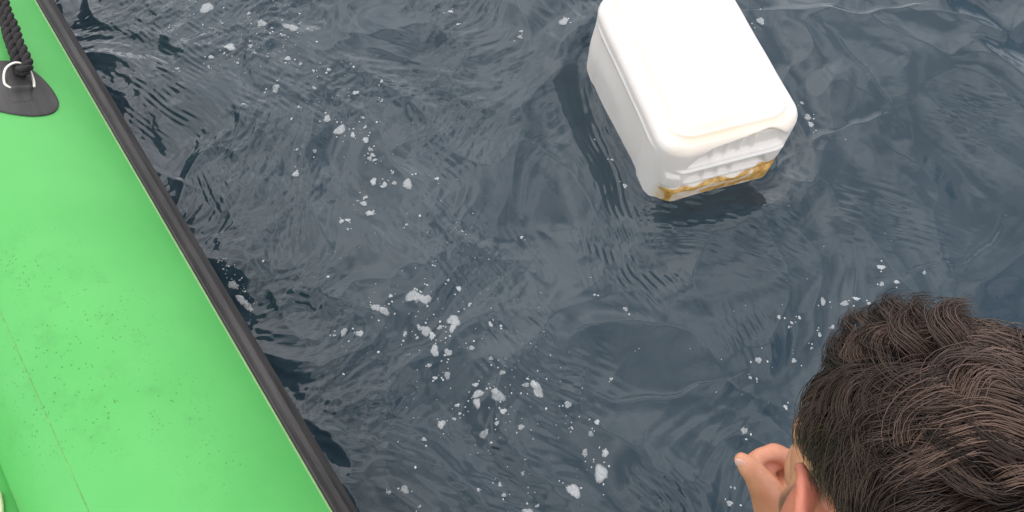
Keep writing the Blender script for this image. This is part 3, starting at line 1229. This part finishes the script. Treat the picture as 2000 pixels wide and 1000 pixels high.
# the left hand, joints placed in space
J = lambda u, v, d: at_depth(u, v, d)
wrist = J(1522, 1062, .925)
elbow = np.array([.215, -.115, .50])
wchain([shL, shL * .5 + elbow * .5 + (-.0, 0, 0), elbow], [.056, .048, .040])
wchain([elbow, elbow * .55 + wrist * .45, wrist], [.040, .040, .027])
wchain([wrist, J(1518, 1010, .915), J(1524, 965, .91)], [.027, .029, .026], ea=1.0, eb=.9)
wchain([wrist, J(1548, 1000, .935), J(1556, 950, .935)], [.024, .026, .021])
wchain([J(1512, 1010, .905), J(1498, 962, .885), J(1474, 926, .872), J(1459, 908, .870), J(1449, 898, .870)], [.022, .0195, .0135, .0122, .0088], 18)
wchain([J(1545, 960, .905), J(1556, 912, .902), J(1532, 893, .897), J(1512, 884, .892), J(1498, 887, .889), J(1484, 891, .886), J(1466, 900, .884)], [.015, .0125, .0112, .0112, .0098, .0096, .0078], 16, 4)
wchain([J(1554, 965, .925), J(1560, 922, .918), J(1530, 900, .912), J(1506, 903, .906), J(1492, 912, .900), J(1500, 930, .898)], [.014, .0120, .0115, .0115, .0105, .009], 16)
wchain([J(1566, 975, .945), J(1572, 940, .945), J(1548, 915, .952), J(1524, 927, .945), J(1518, 942, .930)], [.013, .011, .0095, .0085, .0075], 16)
wchain([J(1576, 988, .962), J(1580, 955, .962), J(1560, 933, .968), J(1540, 943, .962), J(1534, 955, .950)], [.012, .0095, .0085, .0078, .007], 16)
# right arm rests on the tube beside the body
elR = shR + np.array([.03, -.14, -.20])
wrR = np.array([.36, -.50, .42])
wchain([shR, shR * .5 + elR * .5, elR], [.056, .048, .040])
wchain([elR, elR * .5 + wrR * .5, wrR], [.040, .038, .027])
hd = (wrR - elR) / np.linalg.norm(wrR - elR)
hs = np.cross(hd, (0, 0, 1.0)); hs /= np.linalg.norm(hs)
wchain([wrR, wrR + hd * .05, wrR + hd * .085], [.026, .032, .030], ea=.45, eb=1.2, up=(0, 0, 1))
for k, (o_, L_) in enumerate(((-.030, .068), (-.010, .078), (.010, .073), (.029, .058))):
    b0 = wrR + hd * .080 + hs * o_
    wchain([b0, b0 + hd * L_ * .5 + np.array([0, 0, -.004]), b0 + hd * L_ + np.array([0, 0, -.016])], [.0095, .0085, .007], 12)
wchain([wrR + hd * .03 - hs * .03, wrR + hd * .06 - hs * .055 + np.array([0, 0, -.006]), wrR + hd * .09 - hs * .062 + np.array([0, 0, -.012])], [.012, .010, .008], 12)
# legs: hips over the tube, knees on the boat's floor
inb = np.array([-math.cos(BOAT_RZ), -math.sin(BOAT_RZ), 0])
for s in (-1, 1):
    hip = pelv + side * s * .09 - spine * .03
    knee = hip + inb * .22 + np.array([0, 0, -.36]) + side * s * .05
    knee[2] = .155
    ank = knee + inb * .36 + np.array([0, 0, -.01])
    wchain([hip, hip * .5 + knee * .5, knee], [.088, .074, .056])
    wchain([knee, knee * .6 + ank * .4, ank], [.056, .055, .036])
    wchain([ank, ank + inb * .06 + (0, 0, .0), ank + inb * .15 + np.array([0, 0, -.02])], [.038, .036, .022])


def remesh(g_, voxel, it, name):
    tmp = g_.build(name + '_src', None)
    m_ = tmp.modifiers.new('r', 'REMESH')
    m_.mode = 'VOXEL'
    m_.voxel_size = voxel
    s_ = tmp.modifiers.new('s', 'SMOOTH')
    s_.factor = .5
    s_.iterations = it
    dg = bpy.context.evaluated_depsgraph_get()
    me_ = bpy.data.meshes.new_from_object(tmp.evaluated_get(dg))
    src = tmp.data
    bpy.data.objects.remove(tmp)
    bpy.data.meshes.remove(src)
    me_.polygons.foreach_set('use_smooth', [True] * len(me_.polygons))
    return me_


person = empty('person', (0.075, -.66, 0.09))
tag(person, 'person with thick dark brown hair leaning over the water and reaching out a pinched hand', 'person')
PL = np.array(person.location)
bm_ = remesh(body_g, .0029, 3, 'body')
bm_.name = 'body'
co_ = np.empty(len(bm_.vertices) * 3, np.float32)
bm_.vertices.foreach_get('co', co_)
W = co_.reshape(-1, 3).astype(float)
L_ = (W - HC) @ HM
ear = smooth01((np.abs(L_[:, 0]) - .081) / .006) * (np.linalg.norm(L_ - np.array([0, 0, 0]), axis=1) < .13)
thumb_tip = J(1449, 898, .870)
fl_ = .9 * ear
fl_ = np.maximum(fl_, .75 * np.exp(-(np.linalg.norm(W - J(1500, 895, .90), axis=1) / .022) ** 2))
sh_ = band(L_[:, 1], .012, .036, .012) * band(L_[:, 2], -.07, .04, .02) * (np.abs(L_[:, 0]) > .040) * (np.linalg.norm(L_, axis=1) < .14) * .85
sh_ = sh_ * (1 - ear)
sh_ = np.maximum(sh_, .92 * (1 - ear) * smooth01((L_[:, 2] - .010 - .6 * np.maximum(L_[:, 1] - .05, 0)) / .010) * (np.linalg.norm(L_, axis=1) < .17) * (L_[:, 1] < .10))
bm_.vertices.foreach_set('co', (W - PL).astype(np.float32).ravel())
bm_.materials.clear()
bm_.materials.append(M_SKIN)
body_o = bpy.data.objects.new('body', bm_)
COL.objects.link(body_o)
body_o.parent = person
add_attr(body_o, 'flush', fl_)
add_attr(body_o, 'shaven', np.clip(sh_, 0, 1))
# thumb nail
tdir = J(1449, 898, .870) - J(1466, 915, .870)
tdir /= np.linalg.norm(tdir)
tn = -FWD * .55 + UP * .1 - RIGHT * .75
tn -= tdir * (tn @ tdir); tn /= np.linalg.norm(tn)
ts = np.cross(tdir, tn)
V_, F_ = ellipsoid((0, 0, 0), (.0085, .0062, .0022), np.stack([tdir, ts, tn], 1), 20, 12)
mesh_obj('thumbnail', V_ + thumb_tip + tn * .0066 - tdir * .001 - PL, F_, M_NAIL, person)
# eyes and brows
# clothes
tg = Geo()


def tchain(gg, P_, R_, seg=24, n=6, **k):
    P_ = [np.asarray(p) for p in P_]
    gg.add(*sweep(catmull(P_, n), np.interp(np.linspace(0, 1, (len(P_) - 1) * n + 1), np.linspace(0, 1, len(R_)), R_), seg, True, **k))


tchain(tg, [sh_c - spine * .03, sh_c - spine * .16, sh_c - spine * .32, pelv + spine * .1, pelv + spine * .02], [.134, .146, .134, .134, .138], 36, up=tuple(bk), ea=.84, eb=1.26)
tchain(tg, [shL, sh_c - spine * .02, shR], [.068, .078, .068])
tchain(tg, [shL, shL * .5 + elbow * .5], [.068, .066])
tchain(tg, [shR, shR * .5 + elR * .5], [.068, .066])
sm_ = remesh(tg, .008, 4, 'shirt')
sm_.name = 'shirt'
c_ = np.empty(len(sm_.vertices) * 3, np.float32)
sm_.vertices.foreach_get('co', c_)
Wc = c_.reshape(-1, 3).astype(float)
Wc += .003 * perlin(Wc[:, 0] * 22 + Wc[:, 2] * 14, Wc[:, 1] * 20, 71)[:, None]
sm_.vertices.foreach_set('co', (Wc - PL).astype(np.float32).ravel())
sm_.materials.clear(); sm_.materials.append(M_SHIRT)
so = bpy.data.objects.new('shirt', sm_); COL.objects.link(so); so.parent = person
sg = Geo()
tchain(sg, [pelv + spine * .09, pelv - spine * .03], [.134, .140], 36, up=tuple(bk), ea=.86, eb=1.24)
for s in (-1, 1):
    hip = pelv + side * s * .09 - spine * .03
    knee = hip + inb * .22 + np.array([0, 0, -.36]) + side * s * .05
    knee[2] = .155
    tchain(sg, [hip, hip * .3 + knee * .7], [.100, .092])
sh2 = remesh(sg, .009, 4, 'shorts')
sh2.name = 'shorts'
c_ = np.empty(len(sh2.vertices) * 3, np.float32)
sh2.vertices.foreach_get('co', c_)
sh2.vertices.foreach_set('co', (c_.reshape(-1, 3) - PL).astype(np.float32).ravel())
sh2.materials.clear(); sh2.materials.append(M_SHORTS)
so = bpy.data.objects.new('shorts', sh2); COL.objects.link(so); so.parent = person

# ---- hair: clumps of curved strands grown from the scalp
hr = np.random.default_rng(5)
WHORL = np.array([.010, -.085, .098])


def scalp(dirs, off=0.0):
    d = dirs / np.linalg.norm(dirs, axis=-1, keepdims=True)
    return CR_C + d * (CR_R + off), d


def in_hair(p):
    """hairline in head coordinates"""
    x, y, z = p[..., 0], p[..., 1], p[..., 2]
    front = z > .030 + .8 * np.maximum(y - .070, 0)
    sidez = z > np.where((y > -.030) & (np.abs(x) > .045), np.where(y > .024, .008, .022), -.020)
    sideburn = (np.abs(x) > .05) & (y > .022) & (y < .044) & (z > -.012)
    back = (y < -.02) & (z > -.055)
    return (front & (y > .060)) | (sidez & (y <= .060)) | back | sideburn


def ellip_level(p, off):
    q = (p - CR_C) / (CR_R + off)
    return np.linalg.norm(q, axis=-1)


hv, hf_, hsx = [], [], []
hcount = 0
NC = 1350
cand = hr.normal(size=(NC * 6, 3))
p_, d_ = scalp(cand)
ok = in_hair(p_)
cand = cand[ok][:NC]
NSEG = 11
for ci in range(len(cand)):
    root, d0 = scalp(cand[ci])
    nrm0 = (d0 / CR_R); nrm0 /= np.linalg.norm(nrm0)
    rel = root - WHORL
    rel = rel - nrm0 * (rel @ nrm0)
    rel /= np.linalg.norm(rel) + 1e-6
    sw = np.cross(nrm0, rel)
    topness = smooth01((root[2] - .02) / .07)
    fr_ = smooth01((root[1] - .0) / .07) * topness
    Lh = (.014 + .060 * topness - .022 * fr_) * hr.uniform(.75, 1.2)
    rside = float(smooth01((root[0] + .03) / .05)) * float(smooth01((root[1] + .115) / .06))
    Lh *= 1 - .30 * rside
    if abs(root[0]) > .048 and -.045 < root[1] < .022:
        Lh = min(Lh, max(.010, (root[2] - .012) * .85))
    # neighbouring clumps comb the same way
    nz1 = float(perlin(np.array([root[0] * 23 + 5]), np.array([root[1] * 23 + root[2] * 18]), 81)[0])
    nz2 = float(perlin(np.array([root[0] * 23 - 5]), np.array([root[1] * 23 - root[2] * 18]), 82)[0])
    t0 = rel + sw * (.75 + 1.5 * nz1) * (.35 + .65 * topness) + hr.normal(size=3) * .07
    t0[2] -= .6 * (1 - topness)
    if root[1] > .05:
        t0[2] -= .45
        Lh = float(np.clip(Lh, .022, .034))
    t0 -= nrm0 * (t0 @ nrm0)
    t0 /= np.linalg.norm(t0)
    lift = (.24 + .36 * topness) + (.60 * nz2 + hr.uniform(-.10, .16)) * (.3 + .7 * topness)
    lift *= (1 - .25 * fr_) * (1 - .55 * rside) * (1 - .1 * float(smooth01(root[1] / .05)))
    curl = (.62 + 1.0 * nz2) * hr.uniform(.75, 1.25) * (1 if nz1 > -.15 else -1)
    layer = .004 + .017 * hr.random() * (.35 + .65 * topness)
    layer *= (1 - .85 * rside) * (1 - .3 * fr_)
    if root[1] > .03 and root[0] < .02:
        layer += .003 * hr.random()
    ph = hr.uniform(0, 6.28)
    # guide path
    gp = [root.copy()]
    t = t0 * .75 + nrm0 * lift
    t /= np.linalg.norm(t)
    stp = Lh / NSEG
    kk_ = 8.0 / NSEG
    for k in range(NSEG):
        f = (k + 1) / NSEG
        cur = gp[-1]
        n_ = (cur - CR_C) / CR_R ** 2
        n_ /= np.linalg.norm(n_)
        sidev = np.cross(n_, t)
        t = t + sidev * curl * .17 * kk_ * (1 + .8 * f) + n_ * (-.34 * f - .04) * kk_
        lev_ = ellip_level(cur, layer)
        if lev_ < 1.0 and k > 1:
            t = t + n_ * max(0, -(t @ n_)) * kk_ + n_ * .12 * kk_
        t /= np.linalg.norm(t)
        gp.append(cur + t * stp)
    gp = np.array(gp)
    lv = ellip_level(gp, .023 - .009 * rside)
    gp = CR_C + (gp - CR_C) / (1 + np.maximum(lv - 1, 0) * .72)[:, None]
    tt = np.gradient(gp, axis=0)
    tt /= np.linalg.norm(tt, axis=1)[:, None]
    n0 = (gp - CR_C) / CR_R ** 2
    n0 /= np.linalg.norm(n0, axis=1)[:, None]
    sd_ = np.cross(n0, tt)
    sd_ /= np.linalg.norm(sd_, axis=1)[:, None] + 1e-9
    ns = 23 if topness > .2 else 17
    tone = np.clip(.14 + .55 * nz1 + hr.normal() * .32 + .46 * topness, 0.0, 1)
    tone *= (1 - .72 * float(smooth01((-root[0] - .008) / .055))) * (1 - .75 * float(smooth01((root[1] - .035) / .03)))  # light and shade painted into tone: pale top, dark left side and fringe
    fs = np.linspace(0, 1, NSEG + 1)
    topw = topness * (1 - .5 * rside)
    wav = (.0030 * topness * hr.uniform(.6, 1.4),   .0020 * topw * hr.uniform(.3, 1.3), hr.uniform(6.0, 7.2), 9 * nz1 + hr.normal() * .2)
    for si in range(ns):
        a, b = hr.normal(size=2)
        spread = .0062 * (1 - .72 * fs ** .8) + .0012 * hr.random() * fs ** 2 * 3
        amp = .0007 + .0010 * hr.random()
        q_ = gp + sd_ * (a * spread)[:, None] + n0 * (b * spread * .5)[:, None]
        q_ += sd_ * (amp * np.sin(fs * 6 + ph + si * .25))[:, None]
        q_ += (sd_ * wav[0] + n0 * wav[1]) * (np.sin(fs * wav[2] + wav[3]) * np.minimum(fs * 2.2, 1))[:, None]
        cutk = hr.uniform(.82, 1.0)
        q_ = gp[0] + (q_ - gp[0]) * cutk
        fly = hr.random() < .04
        if fly:
            q_ += (n0 * hr.uniform(.001, .006) + sd_ * hr.normal() * .004) * (fs ** 2)[:, None]
        r_ = hr.uniform(.00026, .00050) * (1 - .75 * fs ** 3)
        b3 = []
        for kk in range(3):
            an = 2 * math.pi * kk / 3
            b3.append(q_ + (sd_ * math.cos(an) + n0 * math.sin(an)) * r_[:, None])
        vv = np.stack(b3, 1).reshape(-1, 3)
        hv.append(vv)
        for k in range(NSEG):
            for kk in range(3):
                k2 = (kk + 1) % 3
                hf_.append((hcount + k * 3 + kk, hcount + k * 3 + k2, hcount + k * 3 + 3 + k2, hcount + k * 3 + 3 + kk))
        hcount += len(vv)
        tn_ = np.clip(tone + hr.normal() * .06, 0, 1)
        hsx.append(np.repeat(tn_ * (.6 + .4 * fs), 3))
# a close undercoat so that no scalp shines through
V_, F_ = ellipsoid((0, 0, 0), (1, 1, 1), None, 72, 48)
Vs, _d = scalp(V_, .0025)
okv = in_hair(Vs)
keep = [f for f in F_[:-2] if all(okv[i] for i in f)]
used = sorted({i for f in keep for i in f})
rm = {a: i for i, a in enumerate(used)}
hv.append(Vs[used])
hf_ += [tuple(rm[i] + hcount for i in f) for f in keep]
hsx.append(np.full(len(used), .0))
hcount += len(used)
HV = hw(np.concatenate(hv)) - PL
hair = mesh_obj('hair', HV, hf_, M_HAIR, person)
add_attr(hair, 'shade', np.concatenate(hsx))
